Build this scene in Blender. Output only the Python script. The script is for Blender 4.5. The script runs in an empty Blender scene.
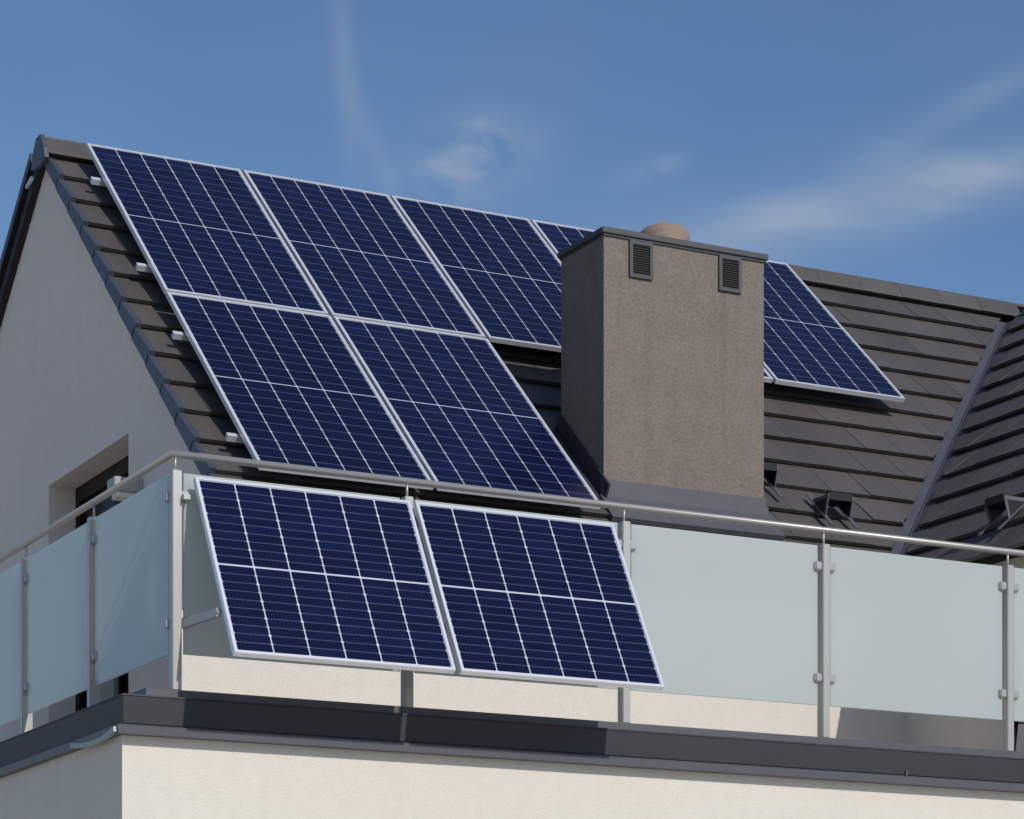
import bpy, bmesh, math, random
from mathutils import Vector, Matrix
random.seed(7)
R = math.radians
scene = bpy.context.scene

# ------------------------------------------------------------------ camera, sky, sun, exposure
TH = 0.479875
cam = bpy.data.cameras.new('camera'); cam_o = bpy.data.objects.new('camera', cam)
scene.collection.objects.link(cam_o); scene.camera = cam_o
cam_o.location = (0, 0, 0)                       # eye level, 1.6 m above the ground
cam_o.rotation_euler = (R(90), 0, -TH)
cam.sensor_fit = 'HORIZONTAL'; cam.sensor_width = 36
cam.lens = 2638.7 / 1024 * 36
cam.shift_y = (1087.5 - 409.5) / 1024
cam.clip_start = 0.1; cam.clip_end = 3000

SUN_AZ, SUN_EL = R(9), R(35)
s_dir = Vector((math.sin(SUN_AZ) * math.cos(SUN_EL), -math.cos(SUN_AZ) * math.cos(SUN_EL), math.sin(SUN_EL)))
sun = bpy.data.lights.new('sun', 'SUN'); sun.energy = 2.9; sun.angle = R(0.5); sun.color = (1, 0.95, 0.88)
sun_o = bpy.data.objects.new('sun', sun); scene.collection.objects.link(sun_o)
sun_o.rotation_euler = s_dir.to_track_quat('Z', 'Y').to_euler()

world = bpy.data.worlds.new('World'); scene.world = world; world.use_nodes = True
wn = world.node_tree; wn.nodes.clear()
def N(t, typ, **kw):
    n = t.nodes.new(typ)
    for k, v in kw.items():
        if k.startswith('i_'):
            n.inputs[k[2:].replace('_', ' ')].default_value = v
        else: setattr(n, k, v)
    return n
def L(t, a, b): t.links.new(a, b)
def M_(t, op, a, b=None, c=None, clamp=False):
    n = t.nodes.new('ShaderNodeMath'); n.operation = op; n.use_clamp = clamp
    for i, x in enumerate((a, b, c)):
        if x is None: continue
        if isinstance(x, (int, float)): n.inputs[i].default_value = x
        else: t.links.new(x, n.inputs[i])
    return n.outputs[0]
sky = N(wn, 'ShaderNodeTexSky', sky_type='NISHITA', sun_disc=False, sun_elevation=SUN_EL, sun_rotation=math.pi - SUN_AZ,
        air_density=1.0, dust_density=0.8, ozone_density=2.2, altitude=200)
tc = N(wn, 'ShaderNodeTexCoord')
def dotv(v):
    n = wn.nodes.new('ShaderNodeVectorMath'); n.operation = 'DOT_PRODUCT'
    L(wn, tc.outputs['Generated'], n.inputs[0]); n.inputs[1].default_value = v; return n.outputs['Value']
# thin cirrus: positions measured on the sky dome round the compass direction of the ridge
rr = dotv((math.cos(TH), -math.sin(TH), 0)); ff = M_(wn, 'MAXIMUM', dotv((math.sin(TH), math.cos(TH), 0)), 0.05); zz = dotv((0, 0, 1))
p = M_(wn, 'DIVIDE', rr, ff); q = M_(wn, 'DIVIDE', zz, ff)
cmb = N(wn, 'ShaderNodeCombineXYZ'); L(wn, p, cmb.inputs[0]); L(wn, q, cmb.inputs[1])
def noise(scale, detail, rot=0.0, sx=1.0, sy=1.0, dist=0.0):
    mp = N(wn, 'ShaderNodeMapping'); L(wn, cmb.outputs[0], mp.inputs[0])
    mp.inputs['Rotation'].default_value = (0, 0, rot); mp.inputs['Scale'].default_value = (sx, sy, 1)
    nz = N(wn, 'ShaderNodeTexNoise'); L(wn, mp.outputs[0], nz.inputs['Vector'])
    nz.inputs['Scale'].default_value = scale; nz.inputs['Detail'].default_value = detail; nz.inputs['Distortion'].default_value = dist
    return nz.outputs['Fac']
def blob(cx, cy, a, b, rot):
    dx = M_(wn, 'SUBTRACT', p, cx); dy = M_(wn, 'SUBTRACT', q, cy)
    c, s = math.cos(rot), math.sin(rot)
    x = M_(wn, 'DIVIDE', M_(wn, 'ADD', M_(wn, 'MULTIPLY', dx, c), M_(wn, 'MULTIPLY', dy, s)), a)
    y = M_(wn, 'DIVIDE', M_(wn, 'SUBTRACT', M_(wn, 'MULTIPLY', dy, c), M_(wn, 'MULTIPLY', dx, s)), b)
    r2 = M_(wn, 'ADD', M_(wn, 'MULTIPLY', x, x), M_(wn, 'MULTIPLY', y, y))
    return M_(wn, 'POWER', 2.718, M_(wn, 'MULTIPLY', r2, -1.0))
def kp(u, v): return (u - 512) / 2638.7, (1087.5 - v) / 2638.7
n1 = noise(38, 5, 0.5, 1, 1.4, 0.6); n2 = noise(14, 5, -0.35, 0.7, 2.6, 0.5); n3 = noise(5, 3)
def thresh(n, lo, hi): return M_(wn, 'MULTIPLY', M_(wn, 'SUBTRACT', n, lo, clamp=True), 1 / (hi - lo), clamp=True)
parts = []
x, y = kp(482, 148); parts.append(M_(wn, 'MULTIPLY', M_(wn, 'MULTIPLY', blob(x, y, .017, .0105, .2), thresh(n1, .35, .75)), .62))
x, y = kp(440, 190); parts.append(M_(wn, 'MULTIPLY', M_(wn, 'MULTIPLY', blob(x, y, .024, .012, .35), thresh(n1, .35, .8)), .3))
x, y = kp(900, 195); parts.append(M_(wn, 'MULTIPLY', M_(wn, 'MULTIPLY', blob(x, y, .085, .011, .20), thresh(n2, .25, .75)), .44))
x, y = kp(1000, 165); parts.append(M_(wn, 'MULTIPLY', M_(wn, 'MULTIPLY', blob(x, y, .04, .008, .12), thresh(n2, .2, .8)), .3))
x, y = kp(760, 235); parts.append(M_(wn, 'MULTIPLY', M_(wn, 'MULTIPLY', blob(x, y, .07, .02, .3), thresh(n2, .25, .85)), .3))
x, y = kp(950, 115); parts.append(M_(wn, 'MULTIPLY', M_(wn, 'MULTIPLY', blob(x, y, .055, .006, .50), thresh(n2, .25, .8)), .22))
x, y = kp(345, 60); parts.append(M_(wn, 'MULTIPLY', blob(x, y, .0045, .04, .08), .10))
x, y = kp(375, 150); parts.append(M_(wn, 'MULTIPLY', blob(x, y, .0045, .028, .4), .08))
x, y = kp(650, 170); parts.append(M_(wn, 'MULTIPLY', M_(wn, 'MULTIPLY', blob(x, y, .012, .004, .3), thresh(n1, .3, .7)), .2))
parts.append(M_(wn, 'MULTIPLY', thresh(n3, .4, .8), .07))
tot = parts[0]
for q_ in parts[1:]: tot = M_(wn, 'ADD', tot, q_)
tot = M_(wn, 'MINIMUM', tot, 0.8)
mixc = N(wn, 'ShaderNodeMix', data_type='RGBA'); L(wn, tot, mixc.inputs['Factor'])
tint = N(wn, 'ShaderNodeMix', data_type='RGBA', blend_type='MULTIPLY'); tint.inputs['Factor'].default_value = 1
L(wn, sky.outputs[0], tint.inputs['A']); tint.inputs['B'].default_value = (.60, .72, .82, 1)
L(wn, tint.outputs['Result'], mixc.inputs['A']); mixc.inputs['B'].default_value = (4.1, 4.4, 5.1, 1)
bg = N(wn, 'ShaderNodeBackground'); bg.inputs['Strength'].default_value = 0.12
L(wn, mixc.outputs['Result'], bg.inputs['Color'])
wo = N(wn, 'ShaderNodeOutputWorld'); L(wn, bg.outputs[0], wo.inputs[0])

scene.view_settings.view_transform = 'Standard'; scene.view_settings.look = 'None'
scene.view_settings.exposure = 0.0; scene.view_settings.gamma = 1.0
scene.render.resolution_x = 1024; scene.render.resolution_y = 819

# ------------------------------------------------------------------ materials
def mat(name, base, rough=0.6, metal=0.0, var=0.0, vscale=6.0, bump=0.0, bscale=200.0, coat=0.0, spec=0.5, var2=None, detail=6, island=0.0, streak=0.0):
    m = bpy.data.materials.new(name); m.use_nodes = True; t = m.node_tree
    b = t.nodes['Principled BSDF']
    b.inputs['Roughness'].default_value = rough; b.inputs['Metallic'].default_value = metal
    b.inputs['Coat Weight'].default_value = coat; b.inputs['Specular IOR Level'].default_value = spec
    co = t.nodes.new('ShaderNodeTexCoord')
    def nz(s, d):
        n = t.nodes.new('ShaderNodeTexNoise'); n.inputs['Scale'].default_value = s; n.inputs['Detail'].default_value = d
        L(t, co.outputs['Object'], n.inputs['Vector']); return n.outputs['Fac']
    b.inputs['Base Color'].default_value = (*base, 1)
    if var:
        a = nz(vscale, detail); c = nz(vscale * 14, 3)
        v = M_(t, 'ADD', M_(t, 'MULTIPLY', M_(t, 'SUBTRACT', a, .5), 2 * var), M_(t, 'MULTIPLY', M_(t, 'SUBTRACT', c, .5), 1.6 * (var2 if var2 is not None else var)))
        f = M_(t, 'ADD', v, 1.0)
        if island:
            gi_ = t.nodes.new('ShaderNodeNewGeometry')
            f = M_(t, 'MULTIPLY', f, M_(t, 'ADD', M_(t, 'MULTIPLY', gi_.outputs['Random Per Island'], 2 * island), 1 - island))
        if streak:
            mp = t.nodes.new('ShaderNodeMapping'); mp.inputs['Scale'].default_value = (9, 9, .55); L(t, co.outputs['Object'], mp.inputs[0])
            sn = t.nodes.new('ShaderNodeTexNoise'); sn.inputs['Scale'].default_value = 1; sn.inputs['Detail'].default_value = 7; sn.inputs['Roughness'].default_value = .62
            L(t, mp.outputs[0], sn.inputs['Vector'])
            k_ = M_(t, 'MULTIPLY', M_(t, 'SUBTRACT', sn.outputs['Fac'], .50, clamp=True), -5 * streak)
            f = M_(t, 'MULTIPLY', f, M_(t, 'ADD', k_, 1.0))
        h = t.nodes.new('ShaderNodeVectorMath'); h.operation = 'SCALE'; h.inputs[0].default_value = base
        L(t, f, h.inputs['Scale']); L(t, h.outputs[0], b.inputs['Base Color'])
    if bump:
        n = nz(bscale, 4); bp = t.nodes.new('ShaderNodeBump'); bp.inputs['Strength'].default_value = bump
        bp.inputs['Distance'].default_value = 0.004
        L(t, n, bp.inputs['Height']); L(t, bp.outputs[0], b.inputs['Normal'])
    return m
MT = {}
MT['cream'] = mat('cream_render', (.69, .635, .562), .9, var=.05, vscale=1.3, bump=.9, bscale=150, var2=.07, streak=.03)
MT['gable'] = mat('grey_render', (.72, .64, .58), .9, var=.06, vscale=.9, bump=.9, bscale=150, var2=.06, streak=.03)
MT['chimney'] = mat('chimney_render', (.190, .158, .132), .95, var=.10, vscale=6.5, bump=1.0, bscale=90, var2=.62, streak=.14)
MT['tile'] = mat('roof_tile', (.080, .071, .067), .62, var=.18, vscale=2.5, bump=.6, bscale=60, var2=.16, island=.13)
MT['verge'] = mat('verge_tile', (.055, .06, .082), .5, var=.12, vscale=4, bump=.2)
MT['zinc'] = mat('valley_sheet', (.19, .19, .235), .45, metal=.2, var=.10, vscale=5)
MT['flash'] = mat('chimney_flashing', (.092, .092, .108), .5, metal=.1, var=.12, vscale=6)
MT['darkmetal'] = mat('anthracite_sheet', (.042, .041, .049), .55, spec=.25, metal=.0, var=.13, vscale=3, var2=.05)
MT['cap'] = mat('cap_sheet', (.058, .060, .064), .5, metal=.1, var=.1, vscale=5)
MT['black'] = mat('black_steel', (.012, .012, .014), .45, metal=.2)
MT['steel'] = mat('galvanised_steel', (.12, .125, .14), .5, metal=.3, var=.15, vscale=30)
MT['inox'] = mat('brushed_inox', (.44, .42, .395), .42, metal=.5, var=.06, vscale=12)
MT['inox_dark'] = mat('clamp_metal', (.42, .41, .41), .4, metal=.6, var=.08, vscale=40)
MT['alu'] = mat('anodised_aluminium', (.72, .73, .77), .35, metal=.35, var=.03, vscale=10)
MT['back'] = mat('panel_backsheet', (.50, .52, .60), .4, coat=.3)
MT['clay'] = mat('clay_pot', (.27, .205, .165), .9, var=.25, vscale=9, bump=.5, bscale=50)
MT['wood'] = mat('dark_door_frame', (.018, .010, .008), .6, var=.2, vscale=10, spec=.2)
MT['darkglass'] = mat('dark_door_glass', (.006, .005, .005), .3, spec=.15)
MT['curtain'] = mat('grey_door_panel', (.27, .255, .22), .7, var=.1, vscale=8)
MT['lamp'] = mat('grey_lamp_housing', (.36, .35, .33), .5, var=.05, vscale=10)
MT['deck'] = mat('deck_slabs', (.55, .51, .46), .85, var=.1, vscale=2)
MT['ground'] = mat('pale_paving_ground', (.50, .46, .41), .95, var=.15, vscale=.3)  # pale paving tone, raised to bounce fill light onto the shaded walls
MT['underlay'] = mat('roof_underlay', (.02, .019, .019), .9)
MT['rowline'] = mat('cell_gap_line', (.040, .044, .105), .35)
MT['louvre'] = mat('vent_louvre', (.030, .028, .025), .8, var=.2, vscale=60)
MT['edge'] = mat('bent_strip', (.34, .34, .33), .5, metal=.3)

def cell_material():
    m = bpy.data.materials.new('solar_cell'); m.use_nodes = True; t = m.node_tree
    b = t.nodes['Principled BSDF']
    co = t.nodes.new('ShaderNodeTexCoord'); sp = t.nodes.new('ShaderNodeSeparateXYZ'); L(t, co.outputs['Object'], sp.inputs[0])
    # fine silver busbars down each cell
    fr = M_(t, 'FRACT', M_(t, 'MULTIPLY', sp.outputs[0], 1 / 0.0187))
    bar = M_(t, 'LESS_THAN', fr, 0.05)
    nz = t.nodes.new('ShaderNodeTexNoise'); nz.inputs['Scale'].default_value = 2.2; nz.inputs['Detail'].default_value = 3  # broad noise puts an uneven sky reflection into the cell blue
    L(t, co.outputs['Object'], nz.inputs['Vector'])
    oi = t.nodes.new('ShaderNodeObjectInfo')
    mr = t.nodes.new('ShaderNodeMix'); mr.data_type = 'RGBA'
    mr.inputs['A'].default_value = (.0014, .0026, .018, 1); mr.inputs['B'].default_value = (.0026, .0060, .042, 1)
    L(t, nz.outputs['Fac'], mr.inputs['Factor'])
    m2 = t.nodes.new('ShaderNodeMix'); m2.data_type = 'RGBA'; m2.inputs['B'].default_value = (.04, .045, .10, 1)
    L(t, M_(t, 'MULTIPLY', bar, .5), m2.inputs['Factor']); L(t, mr.outputs['Result'], m2.inputs['A'])
    gi_ = t.nodes.new('ShaderNodeNewGeometry')
    sc_ = t.nodes.new('ShaderNodeVectorMath'); sc_.operation = 'SCALE'; L(t, m2.outputs['Result'], sc_.inputs[0])
    pv = M_(t, 'ADD', M_(t, 'MULTIPLY', oi.outputs['Random'], .35), .80)
    L(t, M_(t, 'MULTIPLY', pv, M_(t, 'ADD', M_(t, 'MULTIPLY', gi_.outputs['Random Per Island'], .4), .8)), sc_.inputs['Scale'])
    L(t, sc_.outputs[0], b.inputs['Base Color'])
    b.inputs['Roughness'].default_value = .22; b.inputs['Specular IOR Level'].default_value = .35
    return m
MT['cell'] = cell_material()

def glass_material():
    m = bpy.data.materials.new('frosted_glass'); m.use_nodes = True; t = m.node_tree
    b = t.nodes['Principled BSDF']; out = t.nodes['Material Output']
    b.inputs['Base Color'].default_value = (.63, .665, .65, 1); b.inputs['Roughness'].default_value = .16
    b.inputs['Specular IOR Level'].default_value = .6
    co = t.nodes.new('ShaderNodeTexCoord'); nz = t.nodes.new('ShaderNodeTexNoise'); nz.inputs['Scale'].default_value = 1.4
    L(t, co.outputs['Object'], nz.inputs['Vector'])
    h = t.nodes.new('ShaderNodeVectorMath'); h.operation = 'SCALE'; h.inputs[0].default_value = (.63, .665, .65)
    L(t, M_(t, 'ADD', M_(t, 'MULTIPLY', nz.outputs['Fac'], .08), .96), h.inputs['Scale']); L(t, h.outputs[0], b.inputs['Base Color'])
    tr = t.nodes.new('ShaderNodeBsdfTranslucent'); tr.inputs['Color'].default_value = (.84, .89, .86, 1)
    tp = t.nodes.new('ShaderNodeBsdfTransparent'); tp.inputs['Color'].default_value = (.86, .93, .92, 1)
    m1 = t.nodes.new('ShaderNodeMixShader'); m1.inputs[0].default_value = .40
    L(t, b.outputs[0], m1.inputs[1]); L(t, tr.outputs[0], m1.inputs[2])
    m2 = t.nodes.new('ShaderNodeMixShader'); m2.inputs[0].default_value = .16
    L(t, m1.outputs[0], m2.inputs[1]); L(t, tp.outputs[0], m2.inputs[2]); L(t, m2.outputs[0], out.inputs['Surface'])
    return m
MT['glass'] = glass_material()

# ------------------------------------------------------------------ helpers
C = scene.collection
def quadbox(bm, c8, mi=0):
    """c8: 8 corners, bottom ring 0-3 then top ring 4-7"""
    v = [bm.verts.new(c) for c in c8]
    for f in ((3, 2, 1, 0), (4, 5, 6, 7), (0, 1, 5, 4), (1, 2, 6, 5), (2, 3, 7, 6), (3, 0, 4, 7)):
        bm.faces.new([v[i] for i in f]).material_index = mi
    return v
def box(bm, x0, x1, y0, y1, z0, z1, bev=0.0, mi=0):
    v = quadbox(bm, [(x0, y0, z0), (x1, y0, z0), (x1, y1, z0), (x0, y1, z0), (x0, y0, z1), (x1, y0, z1), (x1, y1, z1), (x0, y1, z1)], mi)
    if bev:
        es = list({e for w in v for e in w.link_edges})
        bmesh.ops.bevel(bm, geom=es, offset=bev, segments=2, affect='EDGES')
def prism(bm, pts, axis, a, b, mi=0):
    """polygon pts in the two other axes, extruded along axis from a to b"""
    def P(p, k):
        return {'x': (k, p[0], p[1]), 'y': (p[0], k, p[1]), 'z': (p[0], p[1], k)}[axis]
    A = [bm.verts.new(P(p, a)) for p in pts]; B = [bm.verts.new(P(p, b)) for p in pts]; n = len(pts)
    fs = [bm.faces.new(A), bm.faces.new(B[::-1])]
    for i in range(n): fs.append(bm.faces.new((A[i], B[i], B[(i + 1) % n], A[(i + 1) % n])))
    for f in fs: f.material_index = mi
def bar(bm, p, q, w, h, up=Vector((0, 0, 1)), mi=0):
    p, q = Vector(p), Vector(q); d = (q - p).normalized(); s = d.cross(up)
    if s.length < 1e-4: s = d.cross(Vector((0, 1, 0)))
    s.normalize(); u = s.cross(d).normalized(); a, b = s * w / 2, u * h / 2
    quadbox(bm, [p - a - b, p + a - b, p + a + b, p - a + b, q - a - b, q + a - b, q + a + b, q - a + b], mi)
def tube(bm, pts, r, seg=14, mi=0, caps=True):
    rings = []
    pts = [Vector(p) for p in pts]
    for i, p in enumerate(pts):
        d = ((pts[min(i + 1, len(pts) - 1)] - p).normalized() + (p - pts[max(i - 1, 0)]).normalized()).normalized()
        ref = Vector((0, 0, 1)) if abs(d.z) < .9 else Vector((0, 1, 0))
        s = d.cross(ref).normalized(); u = s.cross(d)
        k = 1.0
        if 0 < i < len(pts) - 1:
            k = 1 / max(.5, d.dot((pts[i + 1] - p).normalized()))
        rings.append([bm.verts.new(p + s * math.cos(a) * r * k + u * math.sin(a) * r) for a in [2 * math.pi * j / seg for j in range(seg)]])
    for a, b in zip(rings, rings[1:]):
        for j in range(seg):
            f = bm.faces.new((a[j], a[(j + 1) % seg], b[(j + 1) % seg], b[j])); f.smooth = True; f.material_index = mi
    if caps: bm.faces.new(rings[0][::-1]); bm.faces.new(rings[-1])
def obj(name, bm, mats, parent=None, off=(0, 0, 0)):
    """bm is in the parent's local space, or in world space when off is given"""
    bmesh.ops.recalc_face_normals(bm, faces=bm.faces)
    me = bpy.data.meshes.new(name); bm.to_mesh(me); bm.free()
    if any(off): me.transform(Matrix.Translation(-Vector(off)))
    for m in (mats if isinstance(mats, (list, tuple)) else [mats]): me.materials.append(MT[m])
    o = bpy.data.objects.new(name, me); C.objects.link(o)
    if parent: o.parent = parent
    return o
def empty(name, label, cat, loc=(0, 0, 0), group=None):
    o = bpy.data.objects.new(name, None); C.objects.link(o); o.location = loc; o.empty_display_size = .2
    o['label'] = label; o['category'] = cat
    if group: o['group'] = group
    return o
def clip(bm, co, no):
    """keep the side opposite to no"""
    bmesh.ops.bisect_plane(bm, geom=bm.verts[:] + bm.edges[:] + bm.faces[:], plane_co=co, plane_no=no, clear_outer=True)

# ------------------------------------------------------------------ ground
bm = bmesh.new(); box(bm, -900, 900, -900, 900, -1.9, -1.6)
g = obj('ground', bm, 'ground'); g['kind'] = 'structure'

# ------------------------------------------------------------------ roof planes
BE = R(42.325); P0 = Vector((5.365, 16.184, 6.019)); OFF = .137
ex = Vector((1, 0, 0)); ed = Vector((0, -math.cos(BE), -math.sin(BE))); en = Vector((0, -math.sin(BE), math.cos(BE)))
RO = P0 - en * OFF                                 # origin on the main tile plane, t measured from the panel tops
def rp(x, t, h=0): return Vector((x, RO.y, RO.z)) + ed * t + en * h
VT = Vector((12.612, 16.122, 5.777)); VB = Vector((9.799, 13.504, 3.393))
wd = Vector((VB.x - VT.x, 0, VB.z - VT.z)).normalized()          # wing down-slope
wnrm = Vector((wd.z, 0, -wd.x));
if wnrm.z < 0: wnrm = -wnrm
wy = Vector((0, -1, 0))                                           # along the wing ridge, to the front
def wp(s, t, h=0): return VT + wy * s + wd * t + wnrm * h
vdir = (VB - VT); vh = Vector((vdir.x, vdir.y, 0)).normalized(); vno = Vector((-vh.y, vh.x, 0))
if vno.x < 0: vno = -vno                                          # points to the wing side (+x)

house = empty('house', 'rendered house with steep dark tiled roof, tall chimney and a balcony over its ground floor', 'house', (9.0, 15.0, -1.6))
HO = (9.0, 15.0, -1.6)
def hobj(name, bm, mats, parent=None):
    o = obj(name, bm, mats, None, HO); o.parent = parent or house; return o
def hsub(name, bm, mats, parent): return hobj(name, bm, mats, parent)

RIDGE_Y, RIDGE_Z = 16.42, 6.027
# gable wall with a real door opening (recess .18)
GX = 5.2
def front_z(y): return RO.z + (y - RO.y) * math.tan(BE)
def rear_z(y): return 5.93 - .764 * (y - 16.46) + .22
bm = bmesh.new()
D0, D1, DZ = 14.91, 16.46, 3.876
YF = 13.38; YR = 21.0
u = .125
prism(bm, [(YF, 1.4), (D0, 1.4), (D0, front_z(D0) - u), (YF, front_z(YF) - u)], 'x', GX, GX + .3)
prism(bm, [(D0, DZ), (D1, DZ), (D1, rear_z(D1) - .17), (RIDGE_Y, 5.975), (D0, front_z(D0) - u)], 'x', GX, GX + .3)
prism(bm, [(D1, 1.4), (YR, 1.4), (YR, rear_z(YR) - .17), (D1, rear_z(D1) - .17)], 'x', GX, GX + .3)
bmesh.ops.remove_doubles(bm, verts=bm.verts, dist=1e-5)
gable = hobj('gable_wall', bm, 'gable')
# front wall and wing walls
bm = bmesh.new(); prism(bm, [(4.955, 1.4), (9.72, 1.4), (9.72, 2.98), (GX + .003, 2.98), (GX + .003, 2.56), (4.955, 2.56)], 'y', YF - .005, YF + .18)
hobj('front_wall', bm, 'cream')
bm = bmesh.new()
prism(bm, [(9.72, 1.4), (16.1, 1.4), (16.1, 3.1), (12.92, 5.85), (9.72, 3.14)], 'y', 11.40, 11.70)
box(bm, 9.72, 10.02, 11.702, YF, 1.4, 3.13)
hobj('wing_wall', bm, 'cream')
# lower storey
bm = bmesh.new(); box(bm, 3.789, 16.1, 10.948, 21, -1.6, 1.60)
hobj('lower_wall', bm, 'cream')
# door in the gable
bm = bmesh.new()
fx = GX + .18
box(bm, fx, fx + .06, D0, D0 + .08, 1.70, DZ); box(bm, fx, fx + .06, D1 - .08, D1, 1.70, DZ)
box(bm, fx, fx + .06, D0 + .08, D1 - .08, DZ - .10, DZ); box(bm, fx, fx + .06, 15.62, 15.70, 1.70, DZ - .1)
door = hobj('balcony_door', bm, 'wood')
bm = bmesh.new(); box(bm, fx + .025, fx + .035, D0 + .08, 15.62, 1.70, DZ - .1); box(bm, fx + .025, fx + .035, 15.70, D1 - .08, 1.70, DZ - .1)
hsub('door_pane', bm, 'darkglass', door)
bm = bmesh.new(); box(bm, fx - .035, fx - .002, 15.60, 16.02, 1.72, 3.52, .004)
hsub('grey_shutter', bm, 'curtain', door)
# soffit under the front eave, roof deck
bm = bmesh.new()
prism(bm, [(13.24, front_z(13.24) - .10), (RIDGE_Y, RIDGE_Z - .10), (RIDGE_Y, RIDGE_Z - .22), (13.24, front_z(13.24) - .16)], 'x', 5.21, 13.0)
deckv = Vector((VB.x, VB.y, 0)); clip(bm, deckv + vno * .02, vno)
prism(bm, [(RIDGE_Y, RIDGE_Z - .02), (YR + .3, rear_z(YR + .3)), (YR + .3, rear_z(YR + .3) - .22), (RIDGE_Y, RIDGE_Z - .22)], 'x', 5.21, 16.3)
roof = hobj('roof', bm, 'underlay')

def tile_field(x0, x1, t0, gauge, n, P, width, jit=.0016, thick=.026, start=-.18):
    bm = bmesh.new()
    for k in range(-1, n):
        tn = t0 + gauge * k                            # t of this course's nose
        ta = max(tn - gauge - .05, start); off = (k % 2) * width / 2
        x = x0 - off
        while x < x1:
            a, b = max(x, x0) + .0015, min(x + width, x1) - .0015; x += width
            if b - a < .01: continue
            h = random.gauss(0, jit); dn_ = random.gauss(0, .0012); tw = random.gauss(0, .0008)
            def p(xx, t, hh): return P(xx, t, hh)
            hn, ht = .012 + h, -.026 + h * .3 if tn - gauge - .05 >= start else -.012
            e = .006
            v = quadbox(bm, [p(a, tn + dn_ - .007, hn - thick + tw), p(b, tn + dn_ - .007, hn - thick - tw), p(b, ta, ht - thick), p(a, ta, ht - thick),
                         p(a, tn + dn_, hn + tw), p(b, tn + dn_, hn - tw), p(b, ta, ht), p(a, ta, ht)])
    return bm
bm = tile_field(5.19, 13.1, .245, .3245, 13, rp, .30)
clip(bm, deckv - vno * .055, vno); clip(bm, Vector((0, 13.20, 0)), Vector((0, -1, 0)))
hsub('tile_courses', bm, 'tile', roof)
# verge tiles down the front edge of the gable, one stepped blade per course
bm = bmesh.new()
for k in range(-1, 13):
    tn = .245 + .3245 * k; ta = tn - .3245 - .01
    if k == -1: ta = -.20
    w = .0
    quadbox(bm, [rp(5.150, tn + .004, -.078), rp(5.188, tn + .004, -.078), rp(5.188, ta, -.088), rp(5.150, ta, -.088),
                 rp(5.150, tn + .004, .018), rp(5.188, tn + .004, .018), rp(5.188, ta, -.016), rp(5.150, ta, -.016)])
hsub('verge_tile', bm, 'verge', roof)
# rear verge: board, tile edge
bm = bmesh.new()
def rv(y, d): return (y, rear_z(y) + d)
prism(bm, [rv(16.60, .010), rv(YR, .010), rv(YR, -.06), rv(16.60, -.06)], 'x', 5.12, 5.2)
prism(bm, [rv(16.52, -.065), rv(YR, -.065), rv(YR, -.165), rv(16.52, -.165)], 'x', 5.15, 5.198)
hsub('rear_verge_board', bm, 'black', roof)
bm = bmesh.new(); y_ = 16.5; k = 0
while y_ < YR:
    prism(bm, [(y_, rear_z(y_) + .02), (y_ + .27, rear_z(y_ + .27) + .055), (y_ + .27, rear_z(y_ + .27) + .02), (y_, rear_z(y_) - .0)], 'x', 5.20, 16.2)
    y_ += .26
hsub('rear_tile_courses', bm, 'tile', roof)
# ridge caps
def cap_profile(s=1.0, dz=0.0): return [(-.135 * s, -.066 + dz), (-.12 * s, -.040 + dz), (-.05 * s, .055 * s + dz), (-.02 * s, .066 * s + dz), (.02 * s, .066 * s + dz), (.05 * s, .055 * s + dz), (.12 * s, -.045 + dz), (.135 * s, -.075 + dz)]
bm = bmesh.new(); x = 5.14; i = 0
while x < 12.9:
    x2 = min(x + .37, 12.95); j = random.gauss(0, .001)
    a = [(RIDGE_Y + y, RIDGE_Z + z + .0005 + j) for y, z in cap_profile(1.012)]
    b = [(RIDGE_Y + y, RIDGE_Z + z - .0015 + j) for y, z in cap_profile(.99)]
    A = [bm.verts.new((x, *p_)) for p_ in a]; B = [bm.verts.new((x2 + .02, *p_)) for p_ in b]; n_ = len(A)
    bm.faces.new(A); bm.faces.new(B[::-1])
    for q_ in range(n_): bm.faces.new((A[q_], B[q_], B[(q_ + 1) % n_], A[(q_ + 1) % n_]))
    x += .37
hsub('ridge_cap', bm, 'tile', roof)
bm = bmesh.new()
prism(bm, [(RIDGE_Y - .145, RIDGE_Z - .10), (RIDGE_Y - .12, RIDGE_Z - .03), (RIDGE_Y - .05, RIDGE_Z + .075), (RIDGE_Y + .05, RIDGE_Z + .075), (RIDGE_Y + .13, RIDGE_Z - .03), (RIDGE_Y + .15, RIDGE_Z - .10), (RIDGE_Y, RIDGE_Z - .12)], 'x', 5.118, 5.145)
hsub('ridge_end_cap', bm, 'verge', roof)
bm = bmesh.new(); bar(bm, (5.13, 16.70, 5.86), (5.13, 16.58, 5.89), .02, .015)
hsub('ridge_clip', bm, 'alu', roof)

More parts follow.
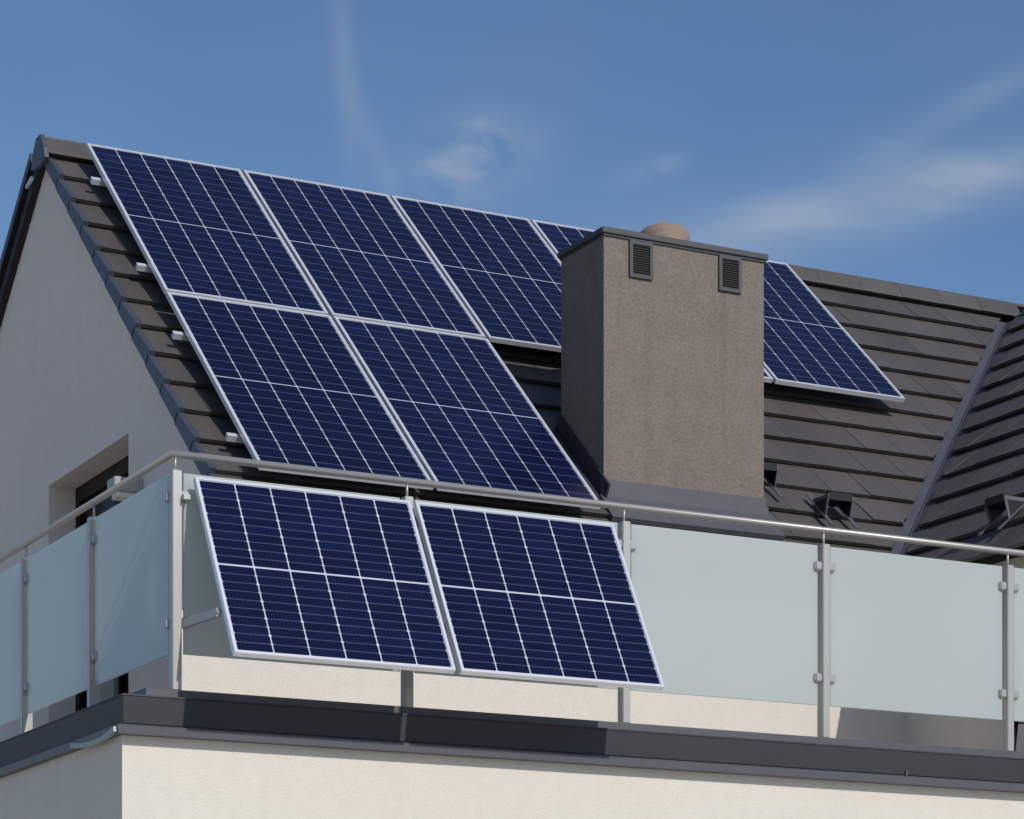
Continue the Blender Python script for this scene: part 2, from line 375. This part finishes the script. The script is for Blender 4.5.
# wing roof
WX = 12.92; WZ = VT.z + (WX - VT.x) * (-wd.z / -wd.x) if wd.x else 6
bm = bmesh.new()
prism(bm, [(9.60, VT.z - (VT.x - 9.60) * wd.z / wd.x - .10), (WX, WZ - .10), (16.3, WZ - 2.9), (16.3, WZ - 3.05), (WX, WZ - .22), (9.60, VT.z - (VT.x - 9.60) * wd.z / wd.x - .17)], 'y', 11.2, 16.9)
clip(bm, deckv - vno * .0, -vno)
wroof = hobj('wing_roof', bm, 'underlay')
bm = bmesh.new()
bm.free(); bm = tile_field(-.35, 4.95, .463, .3745, 11, wp, .30, start=-.40)
clip(bm, deckv + vno * .055, -vno)
hsub('tile_courses', bm, 'tile', wroof)
bm = bmesh.new(); y = 16.12
while y > 11.15:
    A = [bm.verts.new((WX + a, y, WZ - .06 + b + .002)) for a, b in cap_profile(1.05)]
    B = [bm.verts.new((WX + a, y - .39, WZ - .06 + b - .002)) for a, b in cap_profile(.97)]; n_ = len(A)
    bm.faces.new(A); bm.faces.new(B[::-1])
    for q_ in range(n_): bm.faces.new((A[q_], B[q_], B[(q_ + 1) % n_], A[(q_ + 1) % n_]))
    y -= .37
hsub('ridge_cap', bm, 'tile', wroof)
# valley gutter: folded sheet between the two tile fields
bm = bmesh.new()
vd = vdir.normalized(); a0 = VT - vd * .25; b0 = VB + vd * .15
lft = Vector((-1, 0, 0)) * .16; rgt = Vector((0, -1, 0)) * .16
def strip(a, b, c, d):
    bm.faces.new([bm.verts.new(p_) for p_ in (a, b, c, d)])
dz = Vector((0, 0, -.018))
l1 = Vector((-.09, 0, 0)); r1 = wd * 0 + Vector((.0, -.13, 0))
strip(a0 + dz, b0 + dz, b0 + l1 + dz + Vector((0, 0, .0)), a0 + l1 + dz)
strip(a0 + dz, a0 + r1 + dz, b0 + r1 + dz, b0 + dz)
strip(a0 + dz + Vector((-.006, 0, .0)), b0 + dz + Vector((-.006, 0, 0)), b0 + dz + Vector((0, 0, .02)), a0 + dz + Vector((0, 0, .02)))
bmesh.ops.solidify(bm, geom=bm.faces[:], thickness=.003)
hsub('valley_gutter', bm, 'zinc', roof)

# ------------------------------------------------------------------ chimney (part of the house)
CX0, CX1, CY0, CY1, CT = 7.676, 8.797, 13.575, 14.10, 5.045
bm = bmesh.new(); box(bm, CX0, CX1, CY0, CY1, 2.9, CT)
chim = hobj('chimney', bm, 'chimney')
bm = bmesh.new(); box(bm, CX0 - .018, CX1 + .022, CY0 - .022, CY1 + .02, CT + .001, CT + .036, .003)
box(bm, CX0 - .006, CX1 + .01, CY0 - .010, CY1 + .01, CT - .012, CT + .002)
hsub('chimney_cap', bm, 'cap', chim)
for (x0, x1, z0, z1) in ((7.846, 8.006, 4.812, 5.030), (8.470, 8.628, 4.818, 5.034)):
    bm = bmesh.new(); w = .021; yv = CY0 - .016
    box(bm, x0, x0 + w, yv, CY0 + .002, z0, z1); box(bm, x1 - w, x1, yv, CY0 + .002, z0, z1)
    box(bm, x0 + w, x1 - w, yv, CY0 + .002, z0, z0 + w); box(bm, x0 + w, x1 - w, yv, CY0 + .002, z1 - w, z1)
    box(bm, x0 + w, x1 - w, CY0 - .004, CY0 + .001, z0 + w, z1 - w, 0, 1)
    z = z0 + w
    while z < z1 - w - .004:
        quadbox(bm, [(x0 + w, yv + .004, z), (x1 - w, yv + .004, z), (x1 - w, CY0 - .005, z + .006), (x0 + w, CY0 - .005, z + .006),
                     (x0 + w, yv + .004, z + .003), (x1 - w, yv + .004, z + .003), (x1 - w, CY0 - .005, z + .009), (x0 + w, CY0 - .005, z + .009)], 1)
        z += .014
    hsub('chimney_vent', bm, ['cap', 'louvre'], chim)
bm = bmesh.new(); prof = [(.158, .0), (.158, .10), (.152, .118), (.126, .148), (.112, .156), (.085, .156), (.078, .10)]
rings = []
for r_, z_ in prof:
    rings.append([bm.verts.new((8.25 + r_ * math.cos(a) * (1 + .015 * math.sin(3 * a)), 13.84 + r_ * math.sin(a), CT + .036 + z_ + .003 * math.sin(5 * a))) for a in [2 * math.pi * j / 28 for j in range(28)]])
for a, b in zip(rings, rings[1:]):
    for j in range(28): bm.faces.new((a[j], a[(j + 1) % 28], b[(j + 1) % 28], b[j])).smooth = True
bm.faces.new(rings[-1]); hsub('chimney_pot', bm, 'clay', chim)
# flashing: skirt of two folds on the front, apron on the tiles, stepped sheet up the left and right
bm = bmesh.new()
box(bm, CX0 - .014, CX1 + .014, CY0 - .012, CY0 + .002, 3.30, 3.592)
box(bm, CX0 - .016, CX1 + .020, CY0 - .022, CY0 - .011, 3.30, 3.538)
t_c = (CY0 - RO.y) / ed.y
quadbox(bm, [rp(CX0 - .03, t_c + .20, -.01), rp(CX1 + .05, t_c + .20, -.01), rp(CX1 + .05, t_c - .02, .0), rp(CX0 - .03, t_c - .02, .0),
             rp(CX0 - .03, t_c + .20, .022), rp(CX1 + .05, t_c + .20, .022), rp(CX1 + .05, t_c - .02, .04), rp(CX0 - .03, t_c - .02, .04)])
hsub('front_flashing', bm, 'flash', chim)
t_b = (CY1 - RO.y) / ed.y - .1
for xs in ((CX0 - .012, CX0 + .002), (CX1 - .002, CX1 + .012)):
    bm = bmesh.new()
    quadbox(bm, [rp(xs[0], t_c + (.03 if xs[0] < 8 else -.05), -.05), rp(xs[1], t_c + (.03 if xs[0] < 8 else -.05), -.05), rp(xs[1], t_b, -.05), rp(xs[0], t_b, -.05),
                 rp(xs[0], t_c + (0 if xs[0] < 8 else -.16), .12), rp(xs[1], t_c + (0 if xs[0] < 8 else -.16), .12), rp(xs[1], t_b, .12), rp(xs[0], t_b, .12)])
    if xs[0] < 8: quadbox(bm, [rp(CX0 - .10, t_c + .06, .0), rp(CX0 - .011, t_c + .06, .0), rp(CX0 - .011, t_b, .0), rp(CX0 - .10, t_b, .0),
             rp(CX0 - .10, t_c + .06, .02), rp(CX0 - .011, t_c + .06, .02), rp(CX0 - .011, t_b, .02), rp(CX0 - .10, t_b, .02)])
    hsub('side_flashing', bm, 'darkmetal', chim)

# ------------------------------------------------------------------ balcony edge of the lower storey
bm = bmesh.new()   # upstand carrying the posts
box(bm, 3.913, 14, 10.991, 11.20, 1.55, 1.752); box(bm, 3.90, 4.15, 11.20, 20.9, 1.55, 1.722)
up = hobj('balcony_upstand', bm, 'flash')
bm = bmesh.new()
def ring(profile, name, m, parent=house):
    """profile of (outset, z) swept round the front and the left side of the terrace"""
    bm = bmesh.new(); n = len(profile)
    def at(o, z, k):
        if k == 0: return (14.0, 10.921 + o, z)
        if k == 1: return (3.785 + o, 10.921 + o, z)
        return (3.785 + o, 20.9, z)
    rows = [[bm.verts.new(at(o, z, k)) for o, z in profile] for k in range(3)]
    for a, b in zip(rows, rows[1:]):
        for i in range(n): bm.faces.new((a[i], b[i], b[(i + 1) % n], a[(i + 1) % n]))
    bm.faces.new(rows[0]); bm.faces.new(rows[2][::-1])
    return hobj(name, bm, m, parent)
ring([(.002, 1.582), (-.004, 1.698), (-.008, 1.701), (-.006, 1.708), (.25, 1.716), (.25, 1.582)], 'balcony_fascia', 'darkmetal')
ring([(-.034, 1.531), (-.038, 1.566), (-.030, 1.572), (.002, 1.577), (.05, 1.577), (.05, 1.531)], 'drip_edge', 'zinc_d' if 'zinc_d' in MT else 'flash')
bm = bmesh.new(); box(bm, 4.15, 14, 11.2, 20.9, 1.58, 1.70); hobj('balcony_floor', bm, 'deck')
# joint covers in the fascia
bm = bmesh.new()
for xx in (7.905,):
    box(bm, xx, xx + .006, 10.882, 10.90, 1.565, 1.60)
hobj('fascia_joint', bm, 'steel')
# bent strip hanging loose under the left edge
bm = bmesh.new(); pts = []
for i in range(13):
    k = i / 12; y = 11.50 - .60 * k
    pts.append((3.742 + .012 * math.sin(k * 3.1), y, 1.545 - .022 * math.sin(math.pi * k) + .004 * k))
for a, b in zip(pts, pts[1:]): bar(bm, a, b, .018, .022)
hobj('loose_edge_strip', bm, 'edge')

# ------------------------------------------------------------------ balcony railing
X2, Y2, SP, LS = 4.048, 11.021, 1.154, 1.083
rail = empty('balcony_railing', 'stainless steel balcony railing with frosted glass panes running round the corner', 'railing', (X2, Y2, 1.752))
RLO = (X2, Y2, 1.752)
def robj(name, bm, m, parent=None):
    o = obj(name, bm, m, None, RLO); o.parent = parent or rail; return o
bm = bmesh.new()
tube(bm, [(13.6, Y2, 2.797), (X2, Y2, 2.797), (X2, 17.8, 2.797)], .0165, 16)
robj('handrail', bm, 'inox')
front_posts = [X2 - .012 + SP * i for i in range(9)]; front_posts[0] = X2 + .012
left_posts = [Y2 + LS * i for i in range(1, 7)]
def post(x, y, front):
    bm = bmesh.new(); zb = 1.752 if front else 1.70
    hx, hy = (.021, .028) if front else (.028, .021)
    box(bm, x - hx, x + hx, y - hy, y + hy, zb, 2.722, .003)
    tube(bm, [(x, y, 2.72), (x, y, 2.79)], .006, 10)
    p_ = robj('post', bm, 'inox')
    for zc in (2.611, 2.052):
        for sgn in (-1, 1):
            if front and x < X2 + .1 and sgn < 0: continue
            bm = bmesh.new()
            if front: box(bm, min(x + sgn * .018, x + sgn * .062), max(x + sgn * .018, x + sgn * .062), y - .022, y + .014, zc - .022, zc + .022, .006)
            else: box(bm, x - .022, x + .014, min(y + sgn * .018, y + sgn * .062), max(y + sgn * .018, y + sgn * .062), zc - .022, zc + .022, .006)
            robj('glass_clamp', bm, 'inox_dark', p_)
for x in front_posts: post(x, Y2, True)
for y in left_posts: post(X2, y, False)
# clamps of the corner post on the left side
cp = [o for o in rail.children if o.name.startswith('post')][0]
for zc in (2.611, 2.052):
    bm = bmesh.new(); box(bm, X2 - .02, X2 + .012, Y2 + .02, Y2 + .062, zc - .022, zc + .022, .006); robj('glass_clamp', bm, 'inox_dark', cp)
for a, b in zip(front_posts, front_posts[1:]):
    bm = bmesh.new(); box(bm, a + .038, b - .038, Y2 - .004, Y2 + .006, 1.915, 2.716, .0015); robj('glass_pane', bm, 'glass')
for a, b in zip([Y2 + .012] + left_posts, left_posts):
    bm = bmesh.new(); box(bm, X2 - .006, X2 + .004, a + .030, b - .034, 1.915, 2.716, .0015); robj('glass_pane', bm, 'glass')

# ------------------------------------------------------------------ solar panels
def panel_mesh_parts(W, H, rows):
    """local frame: x right, y up the slope (0 at the top edge, -H at the bottom), z out of the glass"""
    fw, dp = (.015, .030) if H < 1.2 else (.020, .032)
    f = bmesh.new()
    box(f, 0, fw, -H, 0, -dp, 0, .0012); box(f, W - fw, W, -H, 0, -dp, 0, .0012)
    box(f, fw, W - fw, -fw, 0, -dp, -.0005, .0012); box(f, fw, W - fw, -H, -H + fw, -dp, -.0005, .0012)
    s = bmesh.new(); box(s, fw - .002, W - fw + .002, -H + fw - .002, -fw + .002, -.012, -.006)
    c = bmesh.new(); m = .003; gx = .0064; mid = .010; gy = .0055 if rows * H < 12 else .0105
    ix0, ix1 = fw + m, W - fw - m; cw = (ix1 - ix0 - 5 * gx) / 6
    hh = (H - 2 * fw - 2 * m - mid) / 2; ch = (hh - (rows - 1) * gy) / rows; ca = min(.0045, ch * .12)
    for half in range(2):
        ytop = -fw - m - half * (hh + mid)
        for r in range(rows):
            y1 = ytop - r * (ch + gy); y0 = y1 - ch
            for k in range(6):
                x0 = ix0 + k * (cw + gx); x1 = x0 + cw; z = -.0052
                if r % 2 == 0: pts = [(x0, y0), (x1, y0), (x1, y1 - ca), (x1 - ca, y1), (x0 + ca, y1), (x0, y1 - ca)]
                else: pts = [(x0 + ca, y0), (x1 - ca, y0), (x1, y0 + ca), (x1, y1), (x0, y1), (x0, y0 + ca)]
                c.faces.new([c.verts.new((px, py, z)) for px, py in pts])
                if r < rows - 1:
                    w = [c.verts.new(q_) for q_ in ((x0 + ca * .8, y0 - gy, z - .0004), (x1 - ca * .8, y0 - gy, z - .0004), (x1 - ca * .8, y0, z - .0004), (x0 + ca * .8, y0, z - .0004))]
                    c.faces.new(w).material_index = 1
    return f, s, c
def make_panel(W, H, rows, label, group):
    e = empty('solar_panel', label, 'solar panel', group=group)
    f, s, c = panel_mesh_parts(W, H, rows)
    obj('frame', f, 'alu', e); obj('backsheet', s, 'back', e); obj('cell_grid', c, ['cell', 'rowline'], e)
    return e
def copy_tree(o, label):
    r = o.copy(); C.objects.link(r); r['label'] = label
    for ch in o.children:
        d = ch.copy(); C.objects.link(d); d.parent = r
    return r
def place(e, p_, tilt, jit=True):
    # local y = up-slope, z = normal : rotation about x by tilt from horizontal
    e.rotation_euler = (tilt, 0, 0); e.location = p_
PW, PH, PG = 1.046, 1.970, .024
P0 = P0 + Vector((0, 0, .008))
up_labels = ['leftmost roof solar panel of the upper row, nearest the gable edge',
             'second roof solar panel of the upper row, right of the gable end one',
             'upper row roof solar panel immediately left of the chimney top',
             'roof solar panel of the upper row mostly hidden behind the chimney',
             'rightmost roof solar panel, standing free to the right of the chimney']
lo_labels = ['lower row roof solar panel nearest the gable edge, above the handrail corner',
             'lower row roof solar panel whose right side reaches the chimney foot']
proto = None
for row, labs in ((0, up_labels), (1, lo_labels)):
    for i, lab in enumerate(labs):
        if proto is None: e = proto = make_panel(PW, PH, 10, lab, 'solar panels laid on the roof tiles')
        else: e = copy_tree(proto, lab)
        place(e, P0 + ex * i * (PW + PG) + ed * row * (PH + PG) + en * random.gauss(0, .0008), BE)
# balcony pair
AL = .5149; BH = .9697; BT = math.pi / 2 - AL
B0 = Vector((4.126, 10.951, 2.692))
e1 = make_panel(PW, BH, 10, 'left solar panel of the tilted pair hung outside the balcony railing, by the corner post', 'solar panels hung outside the balcony railing')
place(e1, B0, BT)
e2 = copy_tree(e1, 'right solar panel of the tilted pair hung outside the balcony railing, beside bare glass pane')
place(e2, B0 + ex * (PW + .028), BT)
# rails of the roof panels
gi = 0
for row, i1 in ((0, 5), (1, 2)):
    for frac, nm in ((.215, 'upper'), (.80, 'lower')):
        t = row * (PH + PG) + PH * frac
        bm = bmesh.new(); x0 = 5.365 - .062; x1 = 5.365 + i1 * (PW + PG) - .03
        a = P0 + ed * t - en * .064; 
        bar(bm, (x0, a.y, a.z), (x1, a.y, a.z), .034, .036, en)
        lab = {(0, 'upper'): 'aluminium mounting rail poking out under the leftmost panel, topmost of four',
               (0, 'lower'): 'aluminium mounting rail poking out left of the upper row, near its bottom edge',
               (1, 'upper'): 'aluminium mounting rail poking out left of the lower row, near its top edge',
               (1, 'lower'): 'aluminium mounting rail poking out left of the lower row, lowest of four'}[(row, nm)]
        base = Vector((x0, a.y, a.z))
        o = obj('mounting_rail', bm, 'alu', None, tuple(base)); o.location = base
        o['label'] = lab; o['category'] = 'mounting rail'; o['group'] = 'rails carrying the roof panels'
        n_h = 2 * i1 - 1
        xx = x0 + .35
        while xx < x1:
            bm = bmesh.new(); q0 = Vector((xx, a.y, a.z)) - en * .018; bar(bm, q0, q0 - en * .085, .03, .008, ex); xx += 1.1
            ho = obj('roof_hook', bm, 'steel', None, tuple(base)); ho.parent = o
# brackets of the balcony pair
bd = Vector((0, -math.sin(AL), -math.cos(AL))); bn = Vector((0, -math.cos(AL), math.sin(AL)))
labs = ['long metal strut from the corner post out to the left balcony panel',
        'metal strut behind the gap between the two balcony panels',
        'metal strut behind the right end of the balcony panel pair']
for i, (x, lab) in enumerate(((4.092, labs[0]), (X2 + SP + .05, labs[1]), (6.215, labs[2]))):
    base = Vector((x, Y2 - .03, 2.045))
    st = empty('panel_strut', lab, 'strut', base, 'struts holding the balcony panels')
    end = B0 + bd * (.71 if i == 0 else .66) - bn * .06
    bm = bmesh.new(); e_ = Vector((x + (.03 if i == 0 else 0), end.y, end.z + .0))
    bar(bm, base, e_, .022, .036); obj('arm', bm, 'inox', st, tuple(base))
    bm = bmesh.new(); tube(bm, [e_ + Vector((-.012, 0, .0)), e_ + Vector((.012, 0, 0))], .009, 8)
    obj('bolt', bm, 'inox_dark', st, tuple(base))
    bm = bmesh.new(); top = B0 + bd * .06 - bn * .03
    bar(bm, (x, Y2 - .02, 2.60), (x, 10.958, 2.60), .03, .022); obj('top_bracket', bm, 'inox', st, tuple(base))

# ------------------------------------------------------------------ roof steps (safety treads) on the tiles
def make_step(label, w=.17):
    """local: x along the ridge, y outwards, z up; origin where the tread meets the tiles"""
    e = empty('roof_step', label, 'roof step', group='metal steps on the roof tiles')
    sl = math.tan(BE); y1 = .165
    bm = bmesh.new()
    for k in range(5):
        yy = .02 + k * .032; box(bm, -w / 2, w / 2, -yy - .026, -yy, -.012, .022)
    box(bm, -w / 2, w / 2, -y1 - .012, -y1, -.012, .035)
    box(bm, -w / 2, w / 2, -.012, .0, -.01, .024)
    obj('tread', bm, 'black', e)
    for s in (-1, 1):
        bm = bmesh.new(); x = s * (w / 2 + .006)
        bar(bm, (x, .0, .01), (x, -y1 - .01, .01), .008, .022)
        bar(bm, (x, -y1, .0), (x, -.135, -.135 * sl + .012), .008, .016)
        prism(bm, [(-.012, .002), (-y1 + .012, .002), (-.135, -.135 * sl + .022)], 'x', x - .002, x + .002, 1)
        obj('side_bracket', bm, ['steel', 'black'], e)
    for s in (-1, 1):
        bm = bmesh.new(); bar(bm, (s * (w / 2 + .006), .05, .05 * sl + .014), (s * (w / 2 + .006), -.22, -.22 * sl + .018), .03, .006)
        obj('base_strap', bm, 'steel', e)
    return e
s1 = make_step('black metal roof step on the tiles just above the handrail, between chimney and valley')
s1.location = rp(9.36, 3.40, .03)
s2 = copy_tree(s1, 'black metal roof step half hidden by the lower right edge of the chimney'); s2.location = rp(8.94, 3.12, .03)
s3 = copy_tree(s1, 'metal roof step on the right wing roof, beyond the valley gutter at the picture edge')
s3.rotation_euler = (0, 0, R(-90)); s3.location = wp(16.122 - 12.36, (VT.x - 9.80) / -wd.x, .03)

# ------------------------------------------------------------------ small things
wl = empty('wall_lamp', 'box shaped grey outdoor wall lamp beside the balcony door', 'wall lamp', (5.2, 14.72, 3.5))
o_ = (5.2, 14.72, 3.5)
bm = bmesh.new(); box(bm, 5.026, 5.198, 14.652, 14.792, 3.47, 3.552, .004); obj('lamp_housing', bm, 'lamp', wl, o_)
bm = bmesh.new(); box(bm, 5.05, 5.18, 14.668, 14.776, 3.435, 3.469, .003); obj('lamp_diffuser', bm, 'gable', wl, o_)
ps = empty('plant_stand', 'small black metal stand on the balcony floor at the right picture edge', 'stand', (9.13, 11.5, 1.70))
bm = bmesh.new()
for k in range(4):
    a = k * math.pi / 2 + .3
    tube(bm, [(.10 * math.cos(a), .10 * math.sin(a), .0), (.05 * math.cos(a), .05 * math.sin(a), .30)], .007, 8)
obj('leg', bm, 'black', ps)
bm = bmesh.new(); tube(bm, [(0, 0, .30), (0, 0, .315)], .10, 20); obj('shelf', bm, 'black', ps)
